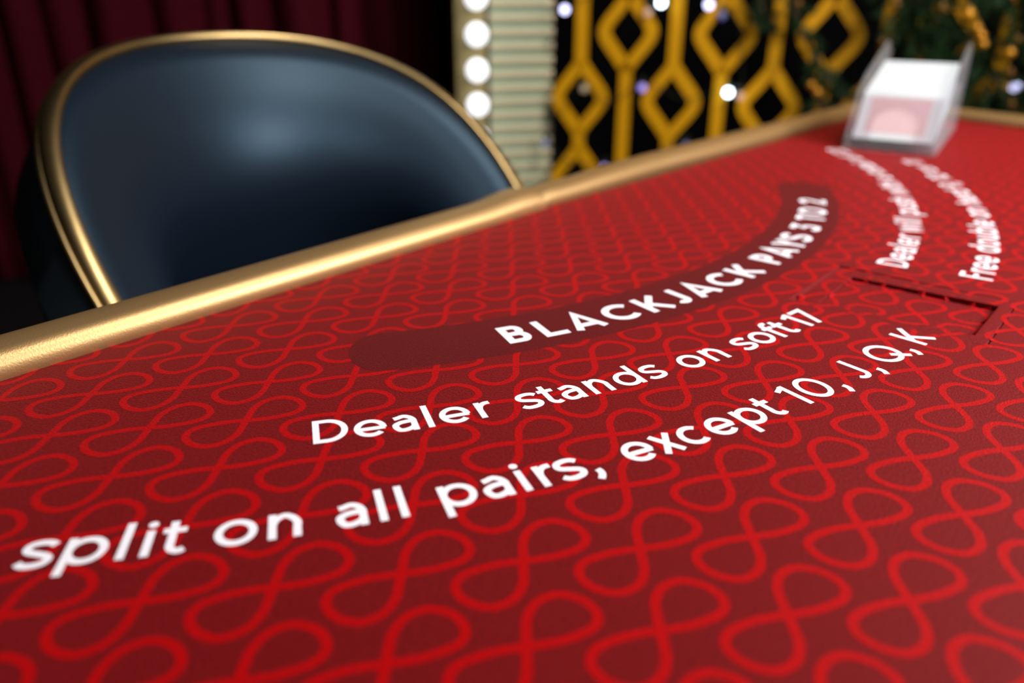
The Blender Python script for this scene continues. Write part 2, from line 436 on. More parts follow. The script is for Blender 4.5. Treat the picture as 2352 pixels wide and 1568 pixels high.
def glyph(ch, s):
    """-> (advance width, [strokes]); s = stroke width"""
    h = s/2; X = .73; A = 1.02; D = -.27
    rx, ry = .315-h*.4, (X+.02)/2-h; cy = X/2
    if ch == ' ': return .30, []
    if ch == 'o': r = rx+.01; return 2*r+s, [arc(h+r, cy, r, ry, 0, 360, 36)]
    if ch == 'c': r = rx; return 2*r+s-.06, [arc(h+r, cy, r, ry, 48, 312, 30)]
    if ch == 'e': r = rx; return 2*r+s, [[(h+.02, cy-.03), (h+2*r+h*.5, cy-.03)], arc(h+r, cy, r, ry, -5, 318, 32)]
    if ch == 'l': return s, [[(h, 0), (h, A)]]
    if ch == 'i': return s, [[(h, 0), (h, X)], 'dot', (h, .905, s*.62)]
    if ch == 'n': return .60, [[(h, 0), (h, X)], [(h, .36)]+arc(h+.22, X-.235-h+.0, .22, .235, 165, 0, 16)+[(h+.44, 0)]] if False else [[(h, 0), (h, X)], spline([(h, .40), (h+.06, X-h-.10), (h+.20, X-h+.01), (h+.34, X-h-.06), (.58-h, .44), (.58-h, .30)], 6)+[(.58-h, 0)]]
    if ch == 'h': return .60, [[(h, 0), (h, A)], spline([(h, .40), (h+.06, X-h-.10), (h+.20, X-h+.01), (h+.34, X-h-.06), (.58-h, .44), (.58-h, .30)], 6)+[(.58-h, 0)]]
    if ch == 'u': return .60, [[(.58-h, X), (.58-h, 0)], [(h, X)]+spline([(h, .43), (h, .29), (h+.09, h+.05), (h+.24, h-.01), (.58-h-.06, h+.10), (.58-h, .33)], 6)]
    if ch == 'r': return .37, [[(h, 0), (h, X)], spline([(h, .38), (h+.05, X-h-.12), (h+.16, X-h-.01), (.38, X-h+.01)], 6)]
    if ch == 't': return .42, [[(.17, .93)]+spline([(.17, .30), (.17, .20), (.22, h+.035), (.32, h-.01), (.42, h+.035)], 6), [(0, X-h+.01), (.40, X-h+.01)]]
    if ch == 'f': return .40, [[(.16, 0)]+spline([(.16, .70), (.17, .82), (.24, A-h-.02), (.33, A-h+.01), (.42, A-h-.01)], 6), [(0, X-h+.01), (.38, X-h+.01)]]
    if ch == 's': return .50, [[(p[0]+.01, p[1]) for p in ess(.48, X+.02, h-.01)]]
    if ch == 'a':
        xr = .56-h
        return .58, [spline([(.07, X-.13), (.15, X-h-.04), (.30, X-h+.01), (xr-.06, X-h-.07), (xr, X-.27), (xr, .36)], 6)+[(xr, 0)],
                     [(xr, .435)]+spline([(.32, .425), (.19, .40), (h+.005, .32), (h, .215), (h+.04, .125), (.16, h+.005), (.27, h-.005), (.40, h+.045), (xr, .20)], 5)]
    if ch == 'd': r = rx; xr = 2*r+s; return xr, [arc(h+r, cy, r, ry, 0, 360, 36), [(xr-h, 0), (xr-h, A)]]
    if ch == 'b': r = rx; return 2*r+s, [arc(h+r, cy, r, ry, 0, 360, 36), [(h, 0), (h, A)]]
    if ch == 'p': r = rx; return 2*r+s, [arc(h+r, cy, r, ry, 0, 360, 36), [(h, D), (h, X)]]
    if ch == 'x': return .56, [[(h*.9, 0), (.56-h*.9, X)], [(h*.9, X), (.56-h*.9, 0)]]
    if ch == 'w': return .98, [[(h*.9, X), (.27, .02), (.49, X-.02), (.71, .02), (.98-h*.9, X)]]
    if ch == ',': return .22, [spline([(.13, .15), (.15, .06), (.13, -.05), (.04, -.18)], 5)]
    if ch == '1': return .34, [[(0, .80), (.24, 1-h-.01)], [(.34-h, 0), (.34-h, 1)]]
    if ch == '7': return .54, [[(0, 1-h), (.50, 1-h), (.17, 0)]]
    if ch == '0': return .84, [arc(.42, .5, .42-h, .51-h, 0, 360, 40)]
    if ch == '9': return .62, [arc(.31, 1-h-.27+.01, .31-h, .28, 0, 360, 36), spline([(.62-h, .70), (.60-h, .45), (.42, .20), (.20, .0)], 6)]
    if ch == '2': return .60, [spline([(.05, .72), (.10, .86), (.30, 1-h+.01), (.48, .88), (.53, .72), (.44, .52), (.27, .32), (.06, h)], 6)+[(.60, h)]]
    if ch == '3': return .60, [[(.04, 1-h), (.50, 1-h), (.27, .58)]+spline([(.30, .58), (.44, .53), (.52, .40), (.53, .29), (.46, .12), (.29, h-.01), (.12, .11), (.04, .24)], 6)]
    if ch == 'D': r = .5-h; return .76, [[(.30, h), (h, h), (h, 1-h), (.30, 1-h)]+arc(.30, .5, .46-h, r, 90, -90, 26)]
    if ch == 'F': return .54, [[(h, 0), (h, 1)], [(h, 1-h), (.54, 1-h)], [(h, .52), (.49, .52)]]
    if ch == 'B': return .66, [[(.34, 1-h), (h, 1-h), (h, h), (.38, h)], [(.34, 1-h)]+arc(.36, .755-h*.45, .25-h, .245-h*.55, 90, -90, 14)+[(h, .51)], [(h, .51)]+arc(.39, .255+h*.45, .27-h, .255-h*.55, 90, -90, 16)+[(.30, h)]]
    if ch == 'L': k = .66 if s > .18 else .52; return k, [[(h, 1), (h, h), (k, h)]]
    if ch == 'A': return .96, [[(h*1.05, 0), (.48, 1-h*.2), (.96-h*1.05, 0)], [(.22, .26), (.74, .26)]]
    if ch == 'C': return .92, [arc(.53, .5, .53-h, .51-h, 44, 316, 34)]
    if ch == 'K' and s > .18: return .82, [[(h, 0), (h, 1)], [(h+.02, .34), (.74-h*.3, 1.0-.01)], [(.27, .55), (.81-h*.6, 0)]]
    if ch == 'K': return .72, [[(h, 0), (h, 1)], [(h+.02, .36), (.66-h*.3, 1.0-.01)], [(.25, .56), (.71-h*.6, 0)]]
    if ch == 'J': return .56, [[(.56-h, 1)]+arc(.29, .27, .27-h, .28-h, 0, -150, 18)]
    if ch == 'P': return .62, [[(h, 0), (h, 1)], [(h, 1-h), (.34, 1-h)]+arc(.34, .68, .28-h, .32-h, 90, -90, 18)+[(h, .36+h)]]
    if ch == 'Y': return .72, [[(h*.9, 1), (.36, .44), (.72-h*.9, 1)], [(.36, 0), (.36, .46)]]
    if ch == 'S': return .62, [ess(.62, 1.02, h-.01)]
    if ch == 'T': return .62, [[(0, 1-h), (.62, 1-h)], [(.31, 0), (.31, 1-h)]]
    if ch == 'O': return 1.02, [arc(.51, .5, .51-h, .51-h, 0, 360, 44)]
    if ch == 'Q': return 1.02, [arc(.51, .5, .51-h, .51-h, 0, 360, 44), [(.60, .36), (1.0, -.02)]]
    raise KeyError(ch)

SIDE_L = {c: 0.055 for c in 'linhurpbDKBLFP'}; SIDE_R = {c: 0.055 for c in 'lindhuJ1'}
SIDE_L.update({c: -0.045 for c in 'xwtfAYT7JQ'}); SIDE_R.update({c: -0.045 for c in 'xwtfAKYTLr7,'})
def advance(ch, s):
    return glyph(ch, s)[0]+SIDE_L.get(ch, 0.0)+SIDE_R.get(ch, 0.0)
def text_line(name, txt, centre, radius, start_deg, cap_h, stroke, track, label, end_len=None, lead='', shifts=()):
    """letters stand on a circle, tops towards its centre; start_deg is where the first stem begins"""
    if end_len is not None:                     # choose the tracking that makes the line this long
        track = (end_len/cap_h-sum(advance(c, stroke) for c in txt)+SIDE_L.get(txt[0], 0)+SIDE_R.get(txt[-1], 0))/(len(txt)-1)
    verts = []; faces = []
    s = -sum(advance(c, stroke)+track for c in lead)-SIDE_L.get(txt[0], 0)
    txt = lead+txt; lift = [0]
    def put(p, gx):
        # glyph stays rigid: placed by the angle of its own middle
        u = p[0]-gx/2; v = p[1]
        a = math.radians(start_deg)+((s+gx/2)*cap_h+jump)/radius
        er = Vector((math.cos(a), math.sin(a))); et = Vector((-er.y, er.x))
        q = centre+er*(radius-v*cap_h)+et*(u*cap_h)
        return (q.x, q.y, TOP+0.00008+0.000004*lift[0]+felt_z(q.x, q.y))
    word = -lead.count(' '); jump = 0.0
    for ch in txt:
        w, strokes = glyph(ch, stroke)
        s += SIDE_L.get(ch, 0.0)
        if ch == ' ': word += 1
        jump = shifts[word] if 0 <= word < len(shifts) else 0.0
        k = 0
        while k < len(strokes):
            st = strokes[k]; lift[0] = (lift[0]+1) % 5
            if st == 'dot':
                cx, cy, r = strokes[k+1]; base = len(verts)
                for i in range(16): verts.append(put((cx+r*math.cos(2*math.pi*i/16), cy+r*math.sin(2*math.pi*i/16)), w))
                faces.append(tuple(base+i for i in range(16))); k += 2; continue
            pts = clean(st); loop = abs(pts[0][0]-pts[-1][0])+abs(pts[0][1]-pts[-1][1]) < 1e-6
            if loop: pts = pts[:-1]
            Lp, Rp = ribbon2d(pts, stroke, loop)
            base = len(verts); n = len(pts)
            for i in range(n): verts.append(put(Lp[i], w)); verts.append(put(Rp[i], w))
            for i in range(n if loop else n-1):
                j = (i+1) % n
                faces.append((base+2*i, base+2*i+1, base+2*j+1, base+2*j))
            k += 1
        s += w+SIDE_R.get(ch, 0.0)+track
    o = tpart(mesh_obj(name, verts, faces, 'white_print'), felt); face_up(o)
    tag(o, label)
    return o
LW = 0.144
text_line('lettering', 'BLACKJACK PAYS 3 TO 2', Vector((-0.1877, 0.8591)), 0.4955, -67.851, 0.0232, 0.20, 0.29, 'white capitals reading BLACKJACK PAYS 3 TO 2 on the dark banner', 0.446)
text_line('lettering', 'Dealer stands on soft 17', Vector((-0.2486, 0.9416)), 0.6671, -75.844, 0.0203, LW, 0.15, 'white lettering reading Dealer stands on soft 17', 0.3075, '', (0, .0035, .0054, .0054, .0015))
text_line('lettering', 'split on all pairs, except 10, J, Q, K', Vector((-0.2665, 0.9409)), 0.7335, -82.344, 0.0203, LW, 0.15, 'white lettering reading Free split on all pairs, except 10, J, Q, K', 0.4575, 'Free ', (0, -.001, -.0015, -.002, .001, .0014, .003, .0015, 0))
text_line('lettering', 'Dealer will push with a total of 22', Vector((-0.306, 0.9291)), 0.706, -34.49, 0.0203, LW, 0.15, 'blurred white lettering starting Dealer will, beyond the sunk panel', 0.47)
text_line('lettering', 'Free double on hard 9, 10 or 11', Vector((-0.2925, 0.9384)), 0.7527, -35.40, 0.0203, LW, 0.15, 'blurred white lettering starting Free double, beyond the sunk panel', 0.43)

# padded rim: a slim half-round gold bolster in five lengths
def bolster(scale_w=1.0):
    out = [(0.0020, -0.0045), (0.0006, -0.0010)]
    for k in range(11):                         # rounded shoulder facing the players
        a = math.radians(-8+86*k/10); out.append((0.0110*(1-math.cos(a)), 0.0034+0.0108*math.sin(a)))
    out += [(0.0140, 0.0149), (0.0190, 0.0152), (0.0245, 0.0146), (0.0290, 0.0128), (0.0325, 0.0095), (0.0342, 0.0050), (0.0345, -0.0045)]
    return [(x, z) for x, z in reversed(out)]
PROF = bolster()
def rail_run(name, pts, scale=None, label=None):
    o = tpart(sweep(name, [(p.x, p.y, TOP) for p in pts], PROF, 'rail', scale=scale))
    if label: tag(o, label)
    return o
def runs(a, b, n): return [a+(b-a)*i/n for i in range(n+1)]
# swept with the outside of the table on the left of travel
left_run = list(reversed(runs(rail_pt(0.018, 0.0), near_corner[-1], 60)))
def left_scale(i):
    s = (60-i)/60*(near_corner[-1]-rail_pt(0.018, 0)).length
    return 1.0+0.17*math.exp(-((s-0.022)/0.030)**2)-0.09*math.exp(-(s/0.007)**2)
rail_run('rail_padding', left_run, left_scale, 'gold vinyl padding along the dealer edge, up to the joint')
far_start = far_corner[0]
right_run = runs(rail_pt(0.020, 0.0045), rail_pt(0.22, 0.006), 24)+runs(rail_pt(0.22, 0.006), far_start, 30)[1:]
def right_scale(i):
    s = i/54*0.83
    return 0.95-0.09*math.exp(-(s/0.010)**2)+0.03*math.exp(-((s-0.03)/0.02)**2)-0.04*math.exp(-((s-0.10)/0.05)**2)+0.06*min(1, s/0.3)
rail_run('rail_padding', right_run, right_scale, 'gold vinyl padding along the dealer edge, beyond the joint')
rail_run('rail_padding', far_corner+runs(far_corner[-1], HIT, 20)[1:], None, 'gold vinyl padding along the far short side')
rail_run('rail_padding', arc_pts)
rail_run('rail_padding', runs(HIT2, near_corner[0], 20)+near_corner[1:])
# sides and pedestal
def offset_poly(poly, d):
    c = sum(poly, Vector((0, 0)))/len(poly)
    return [p+(p-c).normalized()*d for p in poly]
ccw = list(reversed(outline))
apron = tpart(prism('apron', [(p.x, p.y) for p in offset_poly(ccw, 0.034)], TOP-0.085, TOP-0.0062, 'dark_wood', bevel=0.003))
cx = sum((p for p in ccw), Vector((0, 0)))/len(ccw)
for k, (sx) in enumerate((-0.42, 0.42)):
    q = cx+RD*sx-RN*0.02
    m4 = Matrix.Translation((q.x, q.y, 0)) @ Matrix.Rotation(math.atan2(RD.y, RD.x), 4, 'Z')
    tpart(box('pedestal', (-0.05, -0.22, 0.04), (0.05, 0.22, TOP-0.085), 'dark_wood', bevel=0.008, mat4=m4))
    tpart(box('foot', (-0.09, -0.32, 0.0), (0.09, 0.32, 0.04), 'dark_wood', bevel=0.008, mat4=m4))

# ------------------------------------------------------------------ card shoe with its cards
SH = Vector((0.399, 0.974)); SYAW = math.radians(-32.0)
shoe = empty('card_shoe', (SH.x, SH.y, TOP+0.0003), SYAW)
tag(shoe, 'clear acrylic card shoe standing in the far corner of the red table', 'card shoe')
SW = 0.102                                    # local x across, y back, z up
def profile_plate(name, prof, x0, x1, mat, parent):
    bm = bmesh.new()
    a = [bm.verts.new((x0, y, z)) for y, z in prof]; b = [bm.verts.new((x1, y, z)) for y, z in prof]
    n = len(prof); bm.faces.new(a); bm.faces.new(list(reversed(b)))
    for i in range(n): bm.faces.new((a[i], b[i], b[(i+1) % n], a[(i+1) % n]))
    bmesh.ops.bevel(bm, geom=list(bm.edges), offset=0.0006, segments=1, affect='EDGES')
    return bm_obj(name, bm, mat, parent)
wall_prof = [(0.0, 0.001), (0.0, 0.012), (0.040, 0.064), (0.075, 0.080), (0.200, 0.113), (0.232, 0.100), (0.232, 0.001)]
profile_plate('side_wall', wall_prof, 0.0, 0.004, 'acrylic', shoe)
profile_plate('side_wall', wall_prof, SW-0.004, SW, 'acrylic', shoe)
profile_plate('base_plate', [(0.0, 0.0), (0.0, 0.007), (0.232, 0.007), (0.232, 0.0)], 0.004, SW-0.004, 'acrylic', shoe)
profile_plate('back_wall', [(0.226, 0.007), (0.226, 0.060), (0.231, 0.060), (0.231, 0.007)], 0.004, SW-0.004, 'acrylic', shoe)
profile_plate('ramp', [(0.010, 0.0075), (0.012, 0.0105), (0.220, 0.0595), (0.224, 0.0565)], 0.0045, SW-0.0045, 'acrylic', shoe)
FT = math.radians(39)                          # lean of the cards
fdir = Vector((0, math.sin(FT), math.cos(FT))); fnor = Vector((0, -math.cos(FT), math.sin(FT)))
# front plate with its thumb cut-out
org = Vector((0, 0.0095, 0.0105))
pw = SW-0.010
poly = [(0.0, 0.0), (0.022, 0.0)]
for i in range(17):
    a = math.pi-math.pi*i/16; poly.append((pw/2+0.025*math.cos(a), 0.022+0.023*math.sin(a)))
poly += [(pw-0.022, 0.0), (pw, 0.0), (pw, 0.060), (0.0, 0.060)]
bm = bmesh.new()
for off in (0.0012, 0.0042):
    vs = [bm.verts.new(org+Vector((0.005+x, 0, 0))+fdir*y+fnor*off) for x, y in poly]
n = len(poly); bm.verts.ensure_lookup_table()
bm.faces.new([bm.verts[i] for i in range(n)]); bm.faces.new([bm.verts[n+i] for i in reversed(range(n))])
for i in range(n): bm.faces.new((bm.verts[i], bm.verts[(i+1) % n], bm.verts[n+(i+1) % n], bm.verts[n+i]))
bm_obj('front_plate', bm, 'acrylic_front', shoe)

deck = empty('playing_card_stack', (SH.x, SH.y, TOP+0.0003), SYAW)
tag(deck, 'white edged stack of playing cards with a pink back, leaning inside the clear shoe', 'cards')
ramp_dir = Vector((0, 0.972, 0.234))
def card_pts(k, dx=0.0):
    o = Vector((0.007+dx, 0.0115, 0.0125))+ramp_dir*k
    return [o, o+Vector((0.088, 0, 0)), o+Vector((0.088, 0, 0))+fdir*0.063, o+fdir*0.063]
rnd = random.Random(4)
verts = []; faces = []; NL = 96; LEN = 0.118
for i in range(NL):
    k = 0.0008+LEN*i/NL; dx = rnd.uniform(-0.0005, 0.0005); lift = rnd.uniform(0, 0.0009)
    base = len(verts)
    for kk in (k, k+LEN/NL*0.86):
        p = card_pts(kk, dx)
        verts += [p[0], p[1], p[2]+fdir*lift, p[3]+fdir*lift]
    faces += [(base, base+1, base+2, base+3), (base+7, base+6, base+5, base+4)]+[(base+q, base+4+q, base+4+(q+1) % 4, base+(q+1) % 4) for q in range(4)]
st = mesh_obj('card_edges', verts, faces, 'card', deck); st['kind'] = 'stuff'
fc_p = card_pts(0.0)
def quad_on_card(name, x0, x1, y0, y1, off, th, mat, parent):
    o = fc_p[0]; v = []
    for d in (off-th, off):
        for x, y in ((x0, y0), (x1, y0), (x1, y1), (x0, y1)): v.append(o+Vector((x, 0, 0))+fdir*y+fnor*d)
    return mesh_obj(name, v, [(0, 3, 2, 1), (4, 5, 6, 7), (0, 1, 5, 4), (1, 2, 6, 5), (2, 3, 7, 6), (3, 0, 4, 7)], mat, parent)
front_card = quad_on_card('front_card', 0, 0.088, 0, 0.063, 0.0003, 0.0003, 'card', deck)
tag(front_card, 'front card with white border and pink back')
quad_on_card('back_print', 0.011, 0.077, 0.009, 0.057, 0.00045, 0.0001, 'card_back', front_card)

# ------------------------------------------------------------------ dealer's tub chair
CH_B = Vector((-0.357, 0.972)); CH_YAW = 0.855
CH_W, CH_D, CH_Z0, CH_A, CH_BB = 0.263, 0.245, TOP+0.127, 0.065, 0.099
fwd = Vector((math.sin(CH_YAW), -math.cos(CH_YAW))); sid = Vector((math.cos(CH_YAW), math.sin(CH_YAW)))
seat_c = CH_B+fwd*0.26
chair = empty('tub_chair', (seat_c.x, seat_c.y, 0), CH_YAW)
tag(chair, 'navy leather tub chair with gold rim standing behind the dealer edge of the table', 'chair')
# local frame: x = sitter's side axis, y = back, z up; back centre at (0, 0.26)
def rim_at(t, inset=0.0, zoff=0.0):
    q = 1-math.cos(t)
    x = (CH_W-inset)*math.sin(t); y = 0.26-inset*math.cos(t)-CH_D*q
    return Vector((x, y, CH_Z0-CH_A*q-CH_BB*q*q+zoff))
TM = 2.02; NT = 72
ts = [-TM+2*TM*i/NT for i in range(NT+1)]
SEAT_Z = 0.47
def wallpt(t, v, inset, bulge=0.0, ztop=0.0):
    """v = 0 at the rim, 1 at seat height; the shell narrows a little downwards"""
    r = rim_at(t, inset, ztop); z = r.z+(SEAT_Z-0.06-r.z)*v
    k = 1-0.10*v-bulge*math.sin(math.pi*min(1, v*1.15))
    cxx, cyy = 0.0, 0.26-CH_D
    return Vector((cxx+(r.x-cxx)*k, cyy+(r.y-cyy)*k, z))
def grid_obj(name, fn, nv, mat, parent, extra=None):
    verts = []; faces = []
    for t in ts:
        for j in range(nv+1): verts.append(fn(t, j/nv))
    for i in range(NT):
        for j in range(nv): faces.append((i*(nv+1)+j, (i+1)*(nv+1)+j, (i+1)*(nv+1)+j+1, i*(nv+1)+j+1))
    o = mesh_obj(name, verts, faces, mat, parent, smooth=True)
    return o
# outer shell: closed sheet between two insets
def shell_fn():
    bm = bmesh.new(); nv = 14
    A = [[bm.verts.new(wallpt(t, j/nv, -0.034 if j else -0.006, 0.0, -0.024 if j else -0.006)) for j in range(nv+1)] for t in ts]
    B = [[bm.verts.new(wallpt(t, j/nv, 0.006, 0.0, -0.006)) for j in range(nv+1)] for t in ts]
    for i in range(NT):
        for j in range(nv):
            bm.faces.new((A[i][j], A[i+1][j], A[i+1][j+1], A[i][j+1])); bm.faces.new((B[i][j], B[i][j+1], B[i+1][j+1], B[i+1][j]))
        bm.faces.new((A[i][0], B[i][0], B[i+1][0], A[i+1][0])); bm.faces.new((A[i][nv], A[i+1][nv], B[i+1][nv], B[i][nv]))
    for i in (0, NT):
        for j in range(nv): bm.faces.new((A[i][j], A[i][j+1], B[i][j+1], B[i][j]))
    return bm_obj('shell', bm, 'shell', chair, smooth=True, angle=45)
shell_fn()
# padded inner back: puffed sheet with real thickness, rounded over at the rim
def pad_fn():
    bm = bmesh.new(); nv = 22
    def inner(t, v):
        edge = min(1.0, v/0.16); e2 = min(1.0, (TM-abs(t))/0.32)
        puff = 0.012*(1-(1-edge)**2)*(1-(1-e2)**2)+0.050*math.sin(math.pi*min(1.0, v/0.62))**1.2*(1-(1-e2)**2)
        return wallpt(t, v, 0.015+puff, 0.0, -0.004)
    A = [[bm.verts.new(inner(t, j/nv)) for j in range(nv+1)] for t in ts]
    B = [[bm.verts.new(wallpt(t, j/nv, 0.006, 0.0, -0.006)) for j in range(nv+1)] for t in ts]
    for i in range(NT):
        for j in range(nv):
            bm.faces.new((A[i][j], A[i][j+1], A[i+1][j+1], A[i+1][j])); bm.faces.new((B[i][j], B[i+1][j], B[i+1][j+1], B[i][j+1]))
        bm.faces.new((A[i][0], A[i+1][0], B[i+1][0], B[i][0])); bm.faces.new((A[i][nv], B[i][nv], B[i+1][nv], A[i+1][nv]))
    for i in (0, NT):
        for j in range(nv): bm.faces.new((A[i][j], B[i][j], B[i][j+1], A[i][j+1]))
    return bm_obj('backrest_padding', bm, 'leather', chair, smooth=True, angle=70)
pad_fn()
# gold rim band along the edge of the shell, then a thin gold bead where the leather starts
def band(name, fn_a, w, h, mat, n=10):
    pts = [fn_a(t) for t in ts]
    prof = [(w/2*math.copysign(abs(math.cos(a))**0.6, math.cos(a)), h/2*math.copysign(abs(math.sin(a))**0.6, math.sin(a))) for a in [2*math.pi*i/n for i in range(n)]]
    return sweep(name, pts, prof, mat, chair)
band('rim_band', lambda t: rim_at(t, -0.004, -0.012), 0.007, 0.020, 'gold', 14)
band('rim_bead', lambda t: rim_at(t, 0.0065, 0.0), 0.016, 0.011, 'gold', 12)
# seat, frame and legs (hidden below the table)
sp = []
for i in range(40):
    a = 2*math.pi*i/40; sp.append((0.232*math.copysign(abs(math.cos(a))**0.75, math.cos(a)), -0.005+0.225*math.copysign(abs(math.sin(a))**0.75, math.sin(a))))
prism('seat', sp, SEAT_Z-0.10, SEAT_Z, 'leather', chair, bevel=0.022)
for sx in (-1, 1):
    for sy in (-1, 1):
        sweep('leg', [(sx*0.15, sy*0.15, SEAT_Z-0.10), (sx*0.19, sy*0.19, 0.0)], ring(0.013, 10), 'gold', chair, up=Vector((0, 1, 0)))

# ------------------------------------------------------------------ velvet curtain
rnd = random.Random(11)
cx0, cx1 = -2.6, -0.10
xs = []; x = cx0
NX = 420
folds = []
x = cx0
while x < cx1+0.2:
    w = rnd.uniform(0.06, 0.19); folds.append((x, w, rnd.uniform(0.45, 1.0)*min(1.3, w/0.10), rnd.uniform(-0.05, 0.05))); x += w
def fold_depth(x, z):
    lean = (z-0.9)
    for fx, w, d, sl in folds:
        xx = x-sl*lean
        if fx <= xx < fx+w:
            u = (xx-fx)/w
            return d*0.085*math.sin(math.pi*u)**1.2+0.006*math.sin(31*x+2*z)
    return 0.0
verts = []; faces = []; NZ = 16
for i in range(NX+1):
    x = cx0+(cx1-cx0)*i/NX
    for j in range(NZ+1):
        z = 0.01+2.6*j/NZ
        verts.append((x, 2.66-fold_depth(x, z), z))
for i in range(NX):
    for j in range(NZ):
        a = i*(NZ+1)+j; faces.append((a, a+NZ+1, a+NZ+2, a+1))
cur = mesh_obj('curtain', verts, faces, 'curtain', None, smooth=True)
sol = cur.modifiers.new('thickness', 'SOLIDIFY'); sol.thickness = 0.006; sol.offset = 1
tag(cur, 'dark burgundy velvet curtain hanging in deep folds behind the chair', 'curtain')

# ------------------------------------------------------------------ bulb column and slatted panel
PYAW = math.radians(12)                        # left end a little nearer to the camera
pan = empty('slatted_panel', (0, 2.2465, 0), PYAW)
tag(pan, 'champagne panel of horizontal half-round slats over mint green backing beside the bulb column', 'panel')
box('backing', (-0.062, 0.001, 0), (0.103, 0.03, 1.9), 'mint', pan)
SLP = 0.0352
def slat_mesh():
    bm = bmesh.new(); n = 8; hgt = 0.0288
    for x in (-0.063, 0.112):
        for i in range(n+1):
            a = math.pi*i/n; bm.verts.new((x, 0.0015-0.008*math.sin(a), -hgt/2*math.cos(a)))
    bm.verts.ensure_lookup_table(); v = bm.verts; m = n+1
    for i in range(n): bm.faces.new((v[i], v[m+i], v[m+i+1], v[i+1]))
    bm.faces.new((v[0], v[n], v[m+n], v[m])); bm.faces.new([v[i] for i in reversed(range(m))]); bm.faces.new([v[m+i] for i in range(m)])
    return bm
sl = bm_obj('slat', slat_mesh(), 'slat', pan, smooth=True, angle=50)
zs = [0.8263+SLP*k for k in range(-23, 30)]
sl.location = (0, 0, zs[0])
for z in zs[1:]:
    c = sl.copy(); COL.objects.link(c); c.parent = pan; c.location = (0, 0, z)
for x0, x1, nm in ((-0.073, -0.0635, 'edge_strip'),):
    box(nm, (x0, -0.012, 0), (x1, 0.03, 1.9), 'shell', pan)

colm = empty('bulb_column', (0, 2.2465, 0), PYAW)
tag(colm, 'champagne column with a row of round glowing bulbs beside the curtain', 'lamp')
box('column_body', (-0.153, -0.02, 0), (-0.0745, 0.05, 1.9), 'column', colm, bevel=0.004)
bm = bmesh.new(); bmesh.ops.create_uvsphere(bm, u_segments=20, v_segments=12, radius=0.0275)
b0 = bm_obj('bulb', bm, 'bulb', colm, smooth=True)
bm = bmesh.new(); bmesh.ops.create_cone(bm, cap_ends=True, segments=16, radius1=0.012, radius2=0.010, depth=0.012)
bmesh.ops.rotate(bm, verts=bm.verts, matrix=Matrix.Rotation(math.pi/2, 3, 'X'))
so = bm_obj('socket', bm, 'gold', b0, smooth=True, angle=40); so.location = (0, 0.033, 0)
for k in range(-4, 11):
    z = 0.7405+0.0865*k
    if k == -4: b0.location = (-0.1045, -0.058, z)
    else:
        c = copy_tree(b0, colm); c.location = (-0.1045, -0.058, z)

# ------------------------------------------------------------------ amber lattice screen
LYAW = math.radians(-20)                       # right end nearer to the camera
LBASE = Vector((0, 2.2573, 0))
lat = empty('lattice_screen', LBASE, LYAW)
tag(lat, 'amber lattice screen of staggered diamonds and bars in front of black wall', 'screen')
BW = 0.0146                                     # half width of a bar
def bar_prof(): return [(-BW, -0.010), (BW, -0.010), (BW, 0.006), (BW*0.7, 0.010), (-BW*0.7, 0.010), (-BW, 0.006)]
def strand(pts, closed=False):
    """pts in (u, z); bars stand upright in the screen plane"""
    P = [(u, z) for u, z in pts]
    L, R_ = ribbon2d(P, BW*2, closed)
    return L, R_
def add_strip(bm, pts, d0=-0.010, d1=0.010, closed=False):
    L, R_ = ribbon2d(pts, BW*2, closed); n = len(pts)
    V = [[bm.verts.new((L[i][0], d0, L[i][1])), bm.verts.new((R_[i][0], d0, R_[i][1])), bm.verts.new((R_[i][0], d1, R_[i][1])), bm.verts.new((L[i][0], d1, L[i][1]))] for i in range(n)]
    for i in range(n if closed else n-1):
        a, b = V[i], V[(i+1) % n]
        for k in range(4): bm.faces.new((a[k], a[(k+1) % 4], b[(k+1) % 4], b[k]))
    if not closed:
        bm.faces.new(V[0]); bm.faces.new(list(reversed(V[-1])))
def diamond_half(u, z0, z1, s, w=0.0600):
    zc = (z0+z1)/2; h = (z1-z0)/2
    pts = [(u, z0), (u+s*w*0.40, z0+h*0.36), (u+s*w*0.78, z0+h*0.68), (u+s*w*0.95, z0+h*0.86), (u+s*w, zc), (u+s*w*0.95, z1-h*0.86), (u+s*w*0.78, z1-h*0.68), (u+s*w*0.40, z1-h*0.36), (u, z1)]
    return spline(pts, 4)
DH = 0.178; GAP = 0.040; PER_D = 2*DH+GAP
def column_mesh(kind):
    bm = bmesh.new()
    if kind == 'A':   # bar down to 0.757, two diamonds, bar
        tops = [0.757-DH*0-0.0+1.5*0]
        start = 0.757
    else:             # two diamonds ending at 0.744, then a bar
        start = 0.744+PER_D
    BAR = PER_D
    period = PER_D+BAR-0.0
    k0 = start+period*2
    z = k0
    while z > 0.0:
        # diamonds from z down, then bar
        for m in range(2):
            z1 = z-m*(DH+GAP); z0 = z1-DH
            if z0 < 0.05 or z1 > 1.88: continue
            for s in (-1, 1): add_strip(bm, diamond_half(0, z0, z1, s))
        zb1 = z-PER_D+0.012; zb0 = z-PER_D-BAR-0.012
        zg = z-DH
        if 0.05 < zg < 1.85: add_strip(bm, [(0, zg-GAP-0.008), (0, zg+0.008)])
        a, b = max(zb0, 0.0), min(zb1, 1.9)
        if b > a+0.01: add_strip(bm, [(0, a), (0, b)])
        z -= period
    return bm
cA = bm_obj('lattice_strand', column_mesh('A'), 'lattice', lat); cB = bm_obj('lattice_strand', column_mesh('B'), 'lattice', lat)
cA.location = (0.192, 0, 0); cB.location = (0.312, 0, 0)
for k in range(2, 12):
    src = cA if k % 2 == 0 else cB
    c = src.copy(); COL.objects.link(c); c.parent = lat; c.location = (0.192+0.12*k, 0, 0)
